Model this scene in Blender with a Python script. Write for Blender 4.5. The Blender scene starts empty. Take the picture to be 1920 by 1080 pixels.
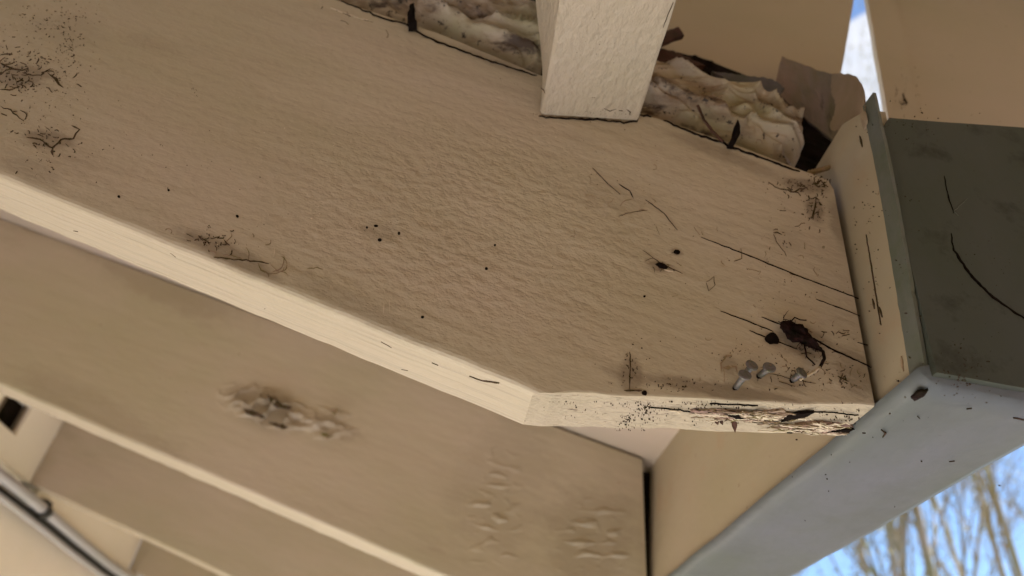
import bpy, bmesh, math, random
from mathutils import Vector, Matrix, noise
random.seed(7)
S = 0.32            # metres per layout unit
H = 1.75            # camera height above the ground
# ------------------------------------------------------------------ camera
FPX = 1345.0
cY = Vector((765-960, -(1485-540), -FPX)).normalized()
cZ = Vector((1270-960, 1300+540, -FPX)); cZ = (cZ - cZ.dot(cY)*cY).normalized()
cX = cY.cross(cZ)
R = Matrix((cX, cY, cZ))                     # camera axes -> world axes
scene = bpy.context.scene
cam = bpy.data.cameras.new('camera'); camo = bpy.data.objects.new('camera', cam)
scene.collection.objects.link(camo); scene.camera = camo
camo.matrix_world = Matrix.Translation((0, 0, H)) @ R.to_4x4()
cam.sensor_width = 36; cam.lens = FPX/1920*36
cam.clip_start = 0.02; cam.clip_end = 2000
cam.dof.use_dof = True; cam.dof.focus_distance = 0.395; cam.dof.aperture_fstop = 6.2
# ------------------------------------------------------------------ world and sun
w = bpy.data.worlds.new('World'); scene.world = w; w.use_nodes = True
nt = w.node_tree; nt.nodes.clear()
SUN = Vector((1.0, 0.30, 1.0)).normalized()
sky = nt.nodes.new('ShaderNodeTexSky'); sky.sky_type = 'NISHITA'; sky.sun_disc = False
sky.dust_density = 0.1; sky.ozone_density = 4.0; sky.air_density = 1.0
sky.sun_elevation = math.asin(SUN.z); sky.sun_rotation = math.atan2(SUN.x, SUN.y)
bg = nt.nodes.new('ShaderNodeBackground'); bg.inputs[1].default_value = 0.055
out = nt.nodes.new('ShaderNodeOutputWorld')
tc = nt.nodes.new('ShaderNodeTexCoord')
vm = nt.nodes.new('ShaderNodeVectorMath'); vm.operation = 'DOT_PRODUCT'
def _dir(px, py): return (R @ Vector((px-960, 540-py, -FPX))).normalized()
cdir = _dir(1668, 170); cthr = cdir.dot(_dir(1604, 30))
vm.inputs[1].default_value = cdir
nz = nt.nodes.new('ShaderNodeTexNoise'); nz.inputs['Scale'].default_value = 7; nz.inputs['Detail'].default_value = 8
ad = nt.nodes.new('ShaderNodeMath'); ad.operation = 'MULTIPLY_ADD'; ad.inputs[1].default_value = .0016
mr = nt.nodes.new('ShaderNodeMapRange'); mr.inputs['From Min'].default_value = cthr+.0008; mr.inputs['From Max'].default_value = cthr+.0012
mx = nt.nodes.new('ShaderNodeMix'); mx.data_type = 'RGBA'
nz2 = nt.nodes.new('ShaderNodeTexNoise'); nz2.inputs['Scale'].default_value = 22; nz2.inputs['Detail'].default_value = 6
cr = nt.nodes.new('ShaderNodeValToRGB'); cr.color_ramp.elements[0].position = .3; cr.color_ramp.elements[1].position = .75
cr.color_ramp.elements[0].color = (3.6, 3.9, 4.5, 1); cr.color_ramp.elements[1].color = (5.0, 5.1, 5.5, 1)
L = nt.links.new
L(tc.outputs['Generated'], vm.inputs[0]); L(tc.outputs['Generated'], nz.inputs['Vector']); L(tc.outputs['Generated'], nz2.inputs['Vector'])
L(nz.outputs['Fac'], ad.inputs[0]); L(vm.outputs['Value'], ad.inputs[2]); L(ad.outputs[0], mr.inputs['Value'])
L(mr.outputs[0], mx.inputs['Factor']); L(nz2.outputs['Fac'], cr.inputs['Fac'])
L(sky.outputs[0], mx.inputs['A']); L(cr.outputs[0], mx.inputs['B'])
L(mx.outputs['Result'], bg.inputs[0]); L(bg.outputs[0], out.inputs[0])
sun = bpy.data.lights.new('sun', 'SUN'); sun.energy = 4.0; sun.angle = math.radians(.5); sun.color = (1, .95, .88)
suno = bpy.data.objects.new('sun', sun); scene.collection.objects.link(suno)
suno.rotation_euler = SUN.to_track_quat('Z', 'Y').to_euler()
scene.view_settings.view_transform = 'Standard'; scene.view_settings.look = 'None'
scene.view_settings.exposure = 1.94; scene.view_settings.gamma = 1
scene.cycles.max_bounces = 8; scene.cycles.diffuse_bounces = 6

# ------------------------------------------------------------------ helpers
def ray(px, py): return R @ Vector((px-960, 540-py, -FPX))
def U(v): return Vector((v[0]*S, v[1]*S, v[2]*S+H))       # layout units -> metres
def at(px, py, y): r = ray(px, py); return r*(y/r.y)       # point of the plane y=const seen there (layout units)
def atx(px, py, x): r = ray(px, py); return r*(x/r.x)
def atz(px, py, z): r = ray(px, py); return r*(z/r.z)
def atp(px, py, p, n): r = ray(px, py); return r*(n.dot(p)/n.dot(r))
def nn(x, y, z=0.0, s=1.0): return noise.noise(Vector((x*s, y*s, z)))

def link(name, me, mats, parent=None):
    o = bpy.data.objects.new(name, me); scene.collection.objects.link(o)
    for m in (mats if isinstance(mats, (list, tuple)) else [mats]): me.materials.append(m)
    if parent: o.parent = parent
    return o
def empty(name, loc=(0, 0, 0)):
    o = bpy.data.objects.new(name, None); scene.collection.objects.link(o); o.location = loc
    o.empty_display_size = .01
    return o
def tag(o, label=None, cat=None, group=None, kind=None):
    if label: o['label'] = label
    if cat: o['category'] = cat
    if group: o['group'] = group
    if kind: o['kind'] = kind
    return o
def from_bm(name, bm, mats, parent=None, smooth=False):
    if smooth:
        for f in bm.faces: f.smooth = True
    me = bpy.data.meshes.new(name); bm.to_mesh(me); bm.free()
    return link(name, me, mats, parent)
def dense(poly, step, jit=0, seed=0, closed=True):
    out = []
    n = len(poly)
    for i in range(n if closed else n-1):
        a = Vector(poly[i]); b = Vector(poly[(i+1) % n]); k = max(1, int((b-a).length/step))
        for j in range(k): out.append(a.lerp(b, j/k))
    if not closed: out.append(Vector(poly[-1]))
    if jit:
        for i, p in enumerate(out):
            d = Vector([nn(p[0]*9, p[1]*9, seed+c*7.3)*.7+nn(p[0]*31, p[1]*31, seed+c*3.1)*.3 for c in range(len(p))])
            out[i] = p+d*jit
    return out
def prism(bm, pts, ext, mi=0, back_pts=None):
    """pts: list of 3D layout points (planar), ext: extrusion vector"""
    a = [bm.verts.new(U(p)) for p in pts]
    b = [bm.verts.new(U(Vector(p)+Vector(ext))) for p in (back_pts or pts)]
    fs = [bm.faces.new(a), bm.faces.new(b[::-1])]
    n = len(a)
    for i in range(n): fs.append(bm.faces.new((a[(i+1) % n], a[i], b[i], b[(i+1) % n])))
    for f in fs: f.material_index = mi
    return a, b, fs
def box(bm, x0, x1, y0, y1, z0, z1, mi=0):
    return prism(bm, [(x0, y0, z0), (x1, y0, z0), (x1, y0, z1), (x0, y0, z1)], (0, y1-y0, 0), mi)
def finish(bm): bmesh.ops.recalc_face_normals(bm, faces=bm.faces[:])
def tube(bm, pts, rad, seg=6, cap=True):
    """pts in metres"""
    rings = []; n = len(pts)
    for i, p in enumerate(pts):
        d = (Vector(pts[min(i+1, n-1)])-Vector(pts[max(i-1, 0)])).normalized()
        u = d.cross(Vector((0.13, 0.41, .9))).normalized(); v = d.cross(u)
        r = rad[i] if isinstance(rad, (list, tuple)) else rad
        rings.append([bm.verts.new(Vector(p)+(u*math.cos(t*2*math.pi/seg)+v*math.sin(t*2*math.pi/seg))*r) for t in range(seg)])
    for a, b in zip(rings, rings[1:]):
        for t in range(seg): bm.faces.new((a[t], a[(t+1) % seg], b[(t+1) % seg], b[t]))
    if cap: bm.faces.new(rings[0][::-1]); bm.faces.new(rings[-1])

# ------------------------------------------------------------------ materials
def mat(name, col, rough=.55, var=.06, vscale=6, stretch=(1, 1, 1), tilt=0, bumps=(), spec=.4, stain=None, metal=0, soft=None):
    """col linear; bumps: (scale, stretch xyz, strength, distance m, detail)"""
    m = bpy.data.materials.new(name); m.use_nodes = True; t = m.node_tree
    b = t.nodes['Principled BSDF']; b.inputs['Roughness'].default_value = rough; b.inputs['Metallic'].default_value = metal
    b.inputs['Specular IOR Level'].default_value = spec
    tcn = t.nodes.new('ShaderNodeTexCoord')
    rot = t.nodes.new('ShaderNodeMapping'); rot.inputs['Rotation'].default_value = (0, tilt, 0)
    t.links.new(tcn.outputs['Object'], rot.inputs[0])
    def mapped(sx):
        mp = t.nodes.new('ShaderNodeMapping'); mp.inputs['Scale'].default_value = sx
        t.links.new(rot.outputs[0], mp.inputs[0]); return mp.outputs[0]
    n1 = t.nodes.new('ShaderNodeTexNoise'); n1.inputs['Scale'].default_value = vscale; n1.inputs['Detail'].default_value = 6
    n1.inputs['Roughness'].default_value = .6
    t.links.new(mapped(stretch), n1.inputs['Vector'])
    r = t.nodes.new('ShaderNodeValToRGB')
    r.color_ramp.elements[0].position = .3; r.color_ramp.elements[1].position = .7
    r.color_ramp.elements[0].color = (col[0]*(1-var*1.1), col[1]*(1-var*.7), col[2]*(1-var*1.9), 1)
    r.color_ramp.elements[1].color = (min(1, col[0]*(1+var*1.1)), min(1, col[1]*(1+var*.8)), min(1, col[2]*(1+var*1.5)), 1)
    t.links.new(n1.outputs['Fac'], r.inputs['Fac']); colout = r.outputs[0]
    def mixin(colout, scale, lo, hi, c, st=(1, 1, 1), det=8, rg=.65):
        n = t.nodes.new('ShaderNodeTexNoise'); n.inputs['Scale'].default_value = scale; n.inputs['Detail'].default_value = det
        n.inputs['Roughness'].default_value = rg; n.noise_dimensions = '3D'
        t.links.new(mapped(st), n.inputs['Vector'])
        mr = t.nodes.new('ShaderNodeMapRange'); mr.inputs['From Min'].default_value = lo; mr.inputs['From Max'].default_value = hi
        t.links.new(n.outputs['Fac'], mr.inputs['Value'])
        mm = t.nodes.new('ShaderNodeMix'); mm.data_type = 'RGBA'
        t.links.new(mr.outputs[0], mm.inputs['Factor']); t.links.new(colout, mm.inputs['A']); mm.inputs['B'].default_value = (*c, 1)
        return mm.outputs['Result']
    for sarg in (stain or []): colout = mixin(colout, *sarg)
    if soft:
        nz_ = t.nodes.new('ShaderNodeTexNoise'); nz_.inputs['Scale'].default_value = 55; nz_.inputs['Detail'].default_value = 9; nz_.inputs['Roughness'].default_value = .72
        t.links.new(mapped((.5, 1, 1)), nz_.inputs['Vector'])
        def math_(op, a, b_=None):
            q = t.nodes.new('ShaderNodeMath'); q.operation = op
            for k_, v_ in enumerate((a, b_)):
                if v_ is None: continue
                if isinstance(v_, (int, float)): q.inputs[k_].default_value = v_
                else: t.links.new(v_, q.inputs[k_])
            return q.outputs[0]
        for (c3, rx, rz, ang, amt, c) in soft:
            mp = t.nodes.new('ShaderNodeMapping'); mp.vector_type = 'TEXTURE'
            mp.inputs['Location'].default_value = c3; mp.inputs['Rotation'].default_value = (0, ang, 0); mp.inputs['Scale'].default_value = (rx, 10, rz)
            t.links.new(tcn.outputs['Object'], mp.inputs[0])
            ln_ = t.nodes.new('ShaderNodeVectorMath'); ln_.operation = 'LENGTH'; t.links.new(mp.outputs[0], ln_.inputs[0])
            fall = math_('MAXIMUM', math_('SUBTRACT', 1.0, ln_.outputs['Value']), 0.0)
            fac = math_('MULTIPLY', math_('MAXIMUM', math_('SUBTRACT', math_('ADD', math_('MULTIPLY', fall, .55), nz_.outputs['Fac']), .62), 0.0), math_('MULTIPLY', fall, 9.0*amt))
            fac = math_('MINIMUM', fac, amt)
            mm = t.nodes.new('ShaderNodeMix'); mm.data_type = 'RGBA'
            t.links.new(fac, mm.inputs['Factor']); t.links.new(colout, mm.inputs['A']); mm.inputs['B'].default_value = (*c, 1)
            colout = mm.outputs['Result']
    t.links.new(colout, b.inputs['Base Color'])
    prev = None
    for (sc, st, strength, dist, det, *mk) in bumps:
        n = t.nodes.new('ShaderNodeTexNoise'); n.inputs['Scale'].default_value = sc; n.inputs['Detail'].default_value = det
        n.inputs['Roughness'].default_value = .5
        t.links.new(mapped(st), n.inputs['Vector'])
        bp = t.nodes.new('ShaderNodeBump'); bp.inputs['Strength'].default_value = strength; bp.inputs['Distance'].default_value = dist
        if mk:
            mp = t.nodes.new('ShaderNodeMapping'); mp.vector_type = 'TEXTURE'
            mp.inputs['Location'].default_value = mk[0][0]; mp.inputs['Scale'].default_value = (mk[0][1], 10, mk[0][2])
            t.links.new(tcn.outputs['Object'], mp.inputs[0])
            ln_ = t.nodes.new('ShaderNodeVectorMath'); ln_.operation = 'LENGTH'; t.links.new(mp.outputs[0], ln_.inputs[0])
            mr_ = t.nodes.new('ShaderNodeMapRange'); mr_.interpolation_type = 'SMOOTHSTEP'
            mr_.inputs['From Min'].default_value = 1; mr_.inputs['From Max'].default_value = .35; mr_.inputs['To Min'].default_value = mk[0][3]
            t.links.new(ln_.outputs['Value'], mr_.inputs['Value'])
            mu = t.nodes.new('ShaderNodeMath'); mu.operation = 'MULTIPLY'
            t.links.new(n.outputs['Fac'], mu.inputs[0]); t.links.new(mr_.outputs[0], mu.inputs[1]); t.links.new(mu.outputs[0], bp.inputs['Height'])
        else: t.links.new(n.outputs['Fac'], bp.inputs['Height'])
        if prev: t.links.new(prev, bp.inputs['Normal'])
        prev = bp.outputs[0]
    if prev: t.links.new(prev, b.inputs['Normal'])
    return m
TAN = (.450, .385, .286)
def SO(px, py, rx, ry, amt, c=(.13, .09, .055), y=1.0, ang=0):
    k = S*1.2*y/1345; return (tuple(U(at(px, py, y))), rx*k, ry*k, ang, amt, c)
B1 = [SO(25, 140, 130, 60, 0.5), SO(90, 262, 80, 40, 0.46), SO(130, 60, 150, 110, .12), SO(60, 320, 130, 40, .2, ang=.3), SO(430, 478, 210, 34, 0.46, ang=.33), SO(700, 590, 260, 40, .2, ang=.33),
      SO(1380, 738, 330, 28, 0.53), SO(1510, 348, 90, 36, 0.53), SO(1528, 395, 34, 60, 0.5), SO(1575, 420, 40, 130, 0.37), SO(1505, 640, 95, 60, 0.53), SO(1447, 636, 34, 26, 0.5), SO(1240, 499, 60, 26, 0.53),
      SO(1269, 473, 26, 20, 0.43), SO(1185, 700, 34, 60, 0.43), SO(1600, 700, 80, 90, 0.43), SO(1450, 712, 120, 30, 0.31), SO(1366, 685, 26, 34, 0.31), SO(1480, 450, 80, 60, .12), SO(715, 435, 60, 40, .15), SO(1100, 150, 120, 60, 0.25),
      SO(940, 120, 200, 40, 0.34, ang=.3), SO(1360, 290, 260, 40, 0.37, ang=.3), SO(1160, 375, 140, 80, .1), SO(620, 190, 260, 120, 0.19, (.60, .53, .42)), SO(1000, 420, 260, 180, 0.19, (.58, .51, .40))]
B2 = [SO(505, 765, 120, 50, .5, (.21, .16, .10), 2.36, .2), SO(620, 800, 90, 34, .3, (.24, .18, .12), 2.36, .2), SO(940, 900, 150, 200, .22, (.26, .21, .15), 2.36), SO(1110, 1000, 120, 140, .3, (.22, .17, .12), 2.36),
      SO(300, 520, 300, 80, .4, (.30, .24, .16), 2.36, .33), SO(200, 800, 300, 60, .35, (.30, .24, .16), 2.36, .33)]
TILT = math.radians(-11)
GR = (.25, .5, 1)
M = {}
M['side'] = mat('tan_paint_face', TAN, .42, .07, 9, (.5, 1, 1), TILT,
    bumps=[(175, (.75, 1, 1), .6, .0042, 3, (SO(880, 420, 420, 330, 0)[0], *SO(880, 420, 520, 380, 0)[1:3], .28)), (80, (.22, 1, 1.3), .24, .0034, 4), (500, (.4, 1, 1), .22, .0010, 2), (11, (.35, 1, 1.6), .45, .008, 5)],
    stain=[(16, .60, .80, (.33, .26, .185), (.35, 1, 1))], soft=B1)
M['side2'] = mat('tan_paint_face_smooth', TAN, .5, .09, 7, (.5, 1, 1), TILT,
    bumps=[(60, (.4, 1, 1), .25, .003, 3), (9, (.35, 1, 1.6), .4, .008, 5)], stain=[(12, .58, .80, (.34, .27, .185), (.35, 1, 1))], soft=B2)
M['side3'] = mat('tan_paint_face_far', TAN, .5, .09, 7, (.5, 1, 1), TILT,
    bumps=[(60, (.4, 1, 1), .25, .003, 3), (9, (.35, 1, 1.6), .4, .008, 5)], stain=[(12, .58, .80, (.34, .28, .185), (.35, 1, 1))])
M['under'] = mat('tan_paint_grain', TAN, .6, .025, 12, (.15, 1, 1), TILT,
    bumps=[(300, (.012, 1, .5), .8, .0025, 2), (260, (.3, 1, 1), .3, .0012, 3)],
    stain=[(330, .50, .66, (.40, .345, .26), (.010, 1, .4), 3)])
M['rough'] = mat('tan_paint_weathered', TAN, .7, .04, 25, (.5, 1, 1), 0,
    bumps=[(380, (.35, 1, 1), 1.0, .0035, 6), (90, (.5, 1, 1), .5, .004, 4)],
    stain=[(210, .62, .70, (.12, .085, .06), (.35, 1, 1))])
M['lath'] = mat('tan_paint_orange_peel', TAN, .5, .03, 20, bumps=[(230, (1, .6, 1), .75, .0035, 4), (60, (1, .5, 1), .4, .004, 3)])
M['board'] = mat('tan_paint_smooth', (.445, .375, .265), .55, .07, 5, (.5, 1, 1), 0,
    bumps=[(40, (.3, 1, 1), .25, .002, 4), (300, (.3, 1, 1), .12, .001, 2)], stain=[(60, .68, .74, (.2, .14, .09))])
M['fascia'] = mat('tan_paint_fascia', (.375, .315, .225), .55, .07, 8, (1, .5, 1), 0,
    bumps=[(60, (1, .5, 1), .25, .002, 4)], stain=[(90, .66, .72, (.2, .13, .08)), (14, .55, .75, (.38, .27, .17))])
M['foam'] = mat('cream_painted_foam', (.40, .345, .255), .55, .16, 30, (.6, 1, 1), 0,
    bumps=[(30, (.3, 1, 1.3), .5, .008, 5), (150, (.4, 1, 1), .35, .002, 4)], stain=[(24, .50, .62, (.22, .155, .095), (.4, 1, 1.5)), (45, .55, .64, (.07, .045, .03), (.35, 1, 1.8)), (160, .60, .65, (.03, .02, .015))])
M['dark'] = mat('dark_shade_and_rust', (.012, .008, .006), .9, .5, 60, spec=.05, bumps=[(150, (.5, 1, 1), .9, .004, 5)])  # dark fill for shade in the foam gap and vent, also the rust spot
M['black'] = mat('black_crack_gap_shade', (.010, .007, .006), .95, .2, 60, spec=.03)
M['web'] = mat('brown_web', (.075, .052, .034), .9, .5, 300, spec=.05)
M['thin'] = mat('thin_brown_strand', (.24, .18, .12), .9, .4, 200, spec=.05)
M['speck'] = mat('frass_dark', (.05, .034, .024), .9, .6, 400, spec=.05)
M['fleck'] = mat('pale_fleck', (.62, .54, .42), .6, .1, 200)
M['stainm'] = mat('brown_stain', (.27, .19, .115), .6, .25, 160, stain=[(200, .5, .6, (.40, .32, .22))])
M['bare'] = mat('bare_weathered_wood', (.30, .22, .17), .85, .35, 160, (.08, 1, 1), 0,
    bumps=[(300, (.06, 1, 1), .9, .002, 4)], stain=[(260, .55, .62, (.06, .04, .03), (.06, 1, 1))])
M['leaf'] = mat('dry_brown_leaf', (.055, .022, .012), .8, .35, 120, bumps=[(200, (.3, 1, 1), .6, .001, 3)])
M['grey'] = mat('grey_gutter_paint', (.102, .115, .128), .5, .14, 14, (1, .5, 1), 0,
    bumps=[(130, (1, .5, 1), .25, .0015, 4), (22, (1, .4, 1), .6, .006, 4)], stain=[(16, .52, .75, (.085, .095, .10)), (110, .68, .74, (.06, .06, .055))])
M['green'] = mat('dark_olive_paint', (.068, .076, .063), .55, .16, 7, (1, 1, .6), 0,
    bumps=[(60, (1, 1, .5), .25, .002, 4)], spec=.15, stain=[(25, .55, .72, (.022, .020, .014)), (160, .68, .70, (.08, .08, .06))])
M['lip'] = mat('grey_green_metal', (.11, .12, .10), .5, .15, 60, bumps=[(200, (1, 1, .3), .3, .001, 3)])
M['grain'] = mat('grey_brown_old_wood', (.20, .155, .12), .7, .22, 55, (1, 1, .35), 0,
    bumps=[(170, (1, 1, .2), .7, .0025, 4)], stain=[(80, .60, .70, (.06, .045, .035), (1, 1, .3))])
M['knob'] = mat('tan_flashing_paint', (.34, .26, .18), .6, .12, 30, bumps=[(90, (1, 1, .5), .35, .002, 4)])
M['nail'] = mat('galvanised_steel', (.13, .12, .115), .5, .3, 300, metal=.45, bumps=[(600, (1, 1, 1), .3, .0004, 3)], stain=[(400, .58, .64, (.2, .13, .09))])
M['insect'] = mat('dark_brown_silk', (.014, .007, .005), .9, .8, 250, spec=.05, bumps=[(400, (1, 1, 1), .9, .001, 4)])
M['wire'] = mat('pale_fibre', (.45, .36, .25), .7, .2, 200)
M['husk'] = mat('tan_husk', (.30, .21, .12), .7, .2, 300)
M['cream'] = mat('cream_wall_paint', (.90, .84, .72), .6, .03, 4, bumps=[(80, (1, 1, 1), .15, .001, 3)])
M['wallm'] = mat('cream_stucco_wall', (.88, .79, .68), .7, .04, 4, bumps=[(120, (1, 1, 1), .3, .002, 3)])
M['pipe'] = mat('grey_white_conduit', (.50, .50, .53), .28, .06, 10, metal=.4)
M['clamp'] = mat('black_clamp_and_shadow', (.02, .02, .017), .6, .2, 60)
M['screen'] = mat('rusty_screen', (.16, .12, .09), .8, .4, 500, bumps=[(900, (1, 1, 1), .8, .001, 1)])
M['roof'] = mat('roof_sheathing_paint', (.50, .42, .34), .65, .07, 8, (.4, 1, 1), bumps=[(70, (.4, 1, 1), .3, .002, 4)])
M['bark'] = mat('pale_grey_bark', (.42, .36, .27), .9, .3, 6, (1, 1, .3), bumps=[(20, (1, 1, .3), .6, .01, 4)])
M['twig'] = mat('twig_bark', (.36, .29, .19), .9, .2, 6)
M['bud'] = mat('yellow_green_bud', (.34, .31, .10), .9, .25, 3)
M['ground'] = mat('bluish_bounce_slab', (.455, .495, .61), .9, .15, .8, stain=[(3, .5, .7, (.36, .36, .34))])  # for the unseen bounce slab, tinted for the bounce light
M['litter'] = mat('brown_leaf_litter', (.15, .12, .085), .95, .35, 9, stain=[(30, .5, .6, (.22, .18, .12))])

# ------------------------------------------------------------------ ground, house wall
bm = bmesh.new(); g = 600
bm.faces.new([bm.verts.new(v) for v in ((-g, -g, 0), (g, -g, 0), (g, g, 0), (-g, g, 0))])
tag(from_bm('ground', bm, M['litter']), kind='structure')
bm = bmesh.new(); box(bm, -2.33, 6, -2.85, 2.6, -H/S-.02, -H/S+.06); finish(bm)  # unseen pale bluish slab, sized and tinted to bounce light onto the undersides
tag(from_bm('bounce_slab', bm, M['ground']), kind='structure')
bm = bmesh.new(); box(bm, -2.33, -.2, 2.6, 12, -H/S-.02, -H/S+.06); finish(bm)  # unseen pale strip, added to bounce light onto the blocks and wall
tag(from_bm('bounce_strip', bm, mat('pale_bounce_strip', (.72, .68, .62), .9, .1, 3)), kind='structure')
XW = -2.39
bm = bmesh.new()
box(bm, XW-.8, XW-.06, -9, 26, -H/S, 1.10)
finish(bm)
tag(from_bm('house_wall', bm, M['wallm']), 'smooth cream pink house wall below the frieze blocks, behind the two white conduits', 'wall')

bm = bmesh.new()  # added unseen brown wall, dims and warms the light on the rafter faces
box(bm, -4.5, 30, -3.2, -2.9, -H/S, 5.5); finish(bm)
tag(from_bm('light_blocker_wall', bm, mat('brown_light_blocker', (.20, .115, .045), .8, .25, 3, (1, 1, .2), bumps=[(30, (1, 1, .1), .5, .01, 4)])), 'added brown wall behind the viewer that dims and warms light on the rafter faces', 'wall')
# roof over the rafters
def zr(x): return 1.19-.20*x
bm = bmesh.new()
prism(bm, [(-3.2, 1.20, zr(-3.2)), (.66, 1.20, zr(.66)), (.66, 1.20, zr(.66)+.1), (-3.2, 1.20, zr(-3.2)+.1)], (0, 20, 0))
finish(bm)
tag(from_bm('roof_sheathing', bm, M['roof']), 'pale painted underside of the roof, glimpsed above the second rafter', 'roof')
# roof over the near side (added out of frame to block sun and sky)
bm = bmesh.new()
prism(bm, [(-3.2, -7, 2.9), (3.0, -7, 2.5), (3.0, -7, 2.65), (-3.2, -7, 3.05)], (0, 8.15, 0))
finish(bm)
tag(from_bm('sun_blocker_roof', bm, M['roof']), 'added light blocker overhead, out of view, that keeps the near rafter in shade', 'roof')

# ------------------------------------------------------------------ rafters
def rafter(front, y, thick, label, mats, bevel=.016, jit=.003, step=.03, seed=1, roughx=None, gap_back=0):
    """front: outline in (x,z); bottom edges flagged by order: list of (x,z,isbottom)"""
    root = empty('rafter', U((front[0][0], y, front[0][1])))
    tag(root, label, 'rafter', 'rafters side by side under the roof')
    bm = bmesh.new()
    pts = []; flags = []
    n = len(front)
    for i in range(n):
        a = front[i]; b = front[(i+1) % n]
        A = Vector(a[:2]); B = Vector(b[:2]); k = max(1, int((B-A).length/step)) if a[2] else max(1, int((B-A).length/(step*3)))
        for j in range(k):
            p = A.lerp(B, j/k)
            jj = jit*(2.2 if (roughx is not None and p.x > roughx) else 1)
            d = Vector((0, nn(p.x*14, seed, .3)*.6+nn(p.x*50, seed, 1.7)*.4))
            d2 = Vector((0, nn(p.x*14, seed+9, .3)*.6+nn(p.x*50, seed+9, 1.7)*.5))
            if not a[2] or j == 0: d = Vector((0, 0)); d2 = d
            pts.append((p+d*jj, p+d2*jj*1.3)); flags.append(a[2])
    F = [Vector((p.x, y, p.y)) for p, q in pts]; B_ = [Vector((q.x, y, q.y)) for p, q in pts]
    a, b, fs = prism(bm, F, (0, thick, 0), 0, B_)
    for i, f in enumerate(fs[2:]):
        if flags[i]: f.material_index = 2 if (roughx is not None and pts[i][0].x > roughx-.001) else 1
    es = []
    for i in range(len(a)):
        if flags[i]:
            e = bm.edges.get((a[i], a[(i+1) % len(a)])); es.append(e)
    finish(bm)
    es1 = [e for e in es if roughx is None or max(v.co.x for v in e.verts)/S <= roughx+.0005]; es2 = [e for e in es if e not in es1]
    bmesh.ops.bevel(bm, geom=es1, offset=bevel*S, segments=5, profile=.6, affect='EDGES', material=0)
    es2 = [e for e in es2 if e.is_valid]
    bmesh.ops.bevel(bm, geom=es2, offset=.004*S, segments=2, profile=.6, affect='EDGES', material=0)
    o = from_bm('beam', bm, mats, None)
    o.parent = root; o.matrix_parent_inverse = Matrix.Translation(-root.location)
    return root
def child(o, root):
    o.parent = root; o.matrix_parent_inverse = Matrix.Translation(-Vector(root.location)); return o

mm = [M['side'], M['under'], M['rough']]; mm2 = [M['side2'], M['under'], M['rough']]; mm3 = [M['side3'], M['under'], M['rough']]
def PX(px, py, y=1.0): p = at(px, py, y); return (p.x, p.z)
b0 = PX(0, 330); knee = PX(1000, 735); tail = PX(1645, 762)
sl = (b0[1]-knee[1])/(b0[0]-knee[0])
left = -2.6
front = [(left, b0[1]+sl*(left-b0[0]), True), (*knee, True), (tail[0]-.004, tail[1], False), (.637, 1.105, False), (.628, 1.130, False),
         (*PX(1500, 318), False), (*PX(1380, 272), False), (*PX(1200, 212), False), (*PX(1005, 138), False), (*PX(820, 62), False), (*PX(630, 0), False),
         (-1.7, 1.70, False), (left, 1.93, False)]
r1 = rafter(front, 1.0, .122, 'nearest large tan rafter, its cut tail end resting against the fascia board', mm, roughx=.082, jit=.0028)
# second rafter
def P2(px, py): return PX(px, py, 2.36)
a2 = P2(0, 720); c2 = P2(830, 1080); s2 = (c2[1]-a2[1])/(c2[0]-a2[0])
front2 = [(XW, a2[1]+s2*(XW-a2[0]), True), (.08, a2[1]+s2*(.08-a2[0]), True), (.636, .613, False), (.612, 1.07, False), (XW, 1.19+.2*2.39-.003, False)]
front2[3] = (.606, zr(.606)-.012, False)
r2 = rafter(front2, 2.36, .122, 'second tan rafter with gouged patch of paint on its face', mm2, roughx=.082, seed=4)
def bl(y, pa, pb):
    p = PX(*pa, y); q = PX(*pb, y); s = (q[1]-p[1])/(q[0]-p[0]); return p, s
for (y, pa, pb, lab, sd) in ((4.2, (60, 908), (440, 1076), 'third tan rafter, blurred, beyond the gouged one', 6),
                         (6.0, (262, 1078), (420, 1140), 'farthest tan rafter at the bottom edge, beside the lower cream block', 8)):
    p, s = bl(y, pa, pb); s = -.24
    fr = [(XW, p[1]+s*(XW-p[0]), True), (.08, p[1]+s*(.08-p[0]), True), (.636, .613, False), (.606, zr(.606)-.012, False), (XW, zr(XW)-.003, False)]
    rafter(fr, y, .122, lab, mm3, roughx=.082, seed=sd)

# ------------------------------------------------------------------ frieze blocks on the wall plate
def block(y0, y1, z0, z1, hole=None):
    bm = bmesh.new()
    X0, X1 = XW-.5, XW+.0
    if hole:
        (ha, hb, hc, hd) = hole
        box(bm, X0, X1, y0, ha, z0, z1); box(bm, X0, X1, hb, y1, z0, z1)
        box(bm, X0, X1, ha, hb, z0, hc); box(bm, X0, X1, ha, hb, hd, z1)
    else: box(bm, X0, X1, y0, y1, z0, z1)
    finish(bm); return bm
vb = empty('frieze_block', U((XW, 3.3, 1.1)))
tag(vb, 'cream frieze block with a dark screened vent hole, left of the third rafter', 'block', 'frieze blocks between rafters')
child(from_bm('panel', block(2.485, 4.197, 1.10, zr(XW), (3.60, 3.86, 1.235, 1.40)), M['cream']), vb)
bm = bmesh.new()
box(bm, XW-.03, XW-.02, 3.60, 3.66, 1.235, 1.40); box(bm, XW-.03, XW-.02, 3.84, 3.86, 1.235, 1.40)
box(bm, XW-.03, XW-.02, 3.66, 3.84, 1.235, 1.25); finish(bm)
child(from_bm('vent_screen', bm, M['screen']), vb)
bm = bmesh.new(); box(bm, XW-.07, XW-.045, 3.6, 3.86, 1.235, 1.40); finish(bm)  # dark panel close behind the hole, painted in for the shade inside
child(from_bm('vent_shade_panel', bm, M['dark']), vb)
vb2 = tag(from_bm('frieze_block', block(4.325, 5.997, 1.05, zr(XW)), M['cream']),
          'plain bright cream frieze block between the third and farthest rafters', 'block', 'frieze blocks between rafters')
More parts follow.
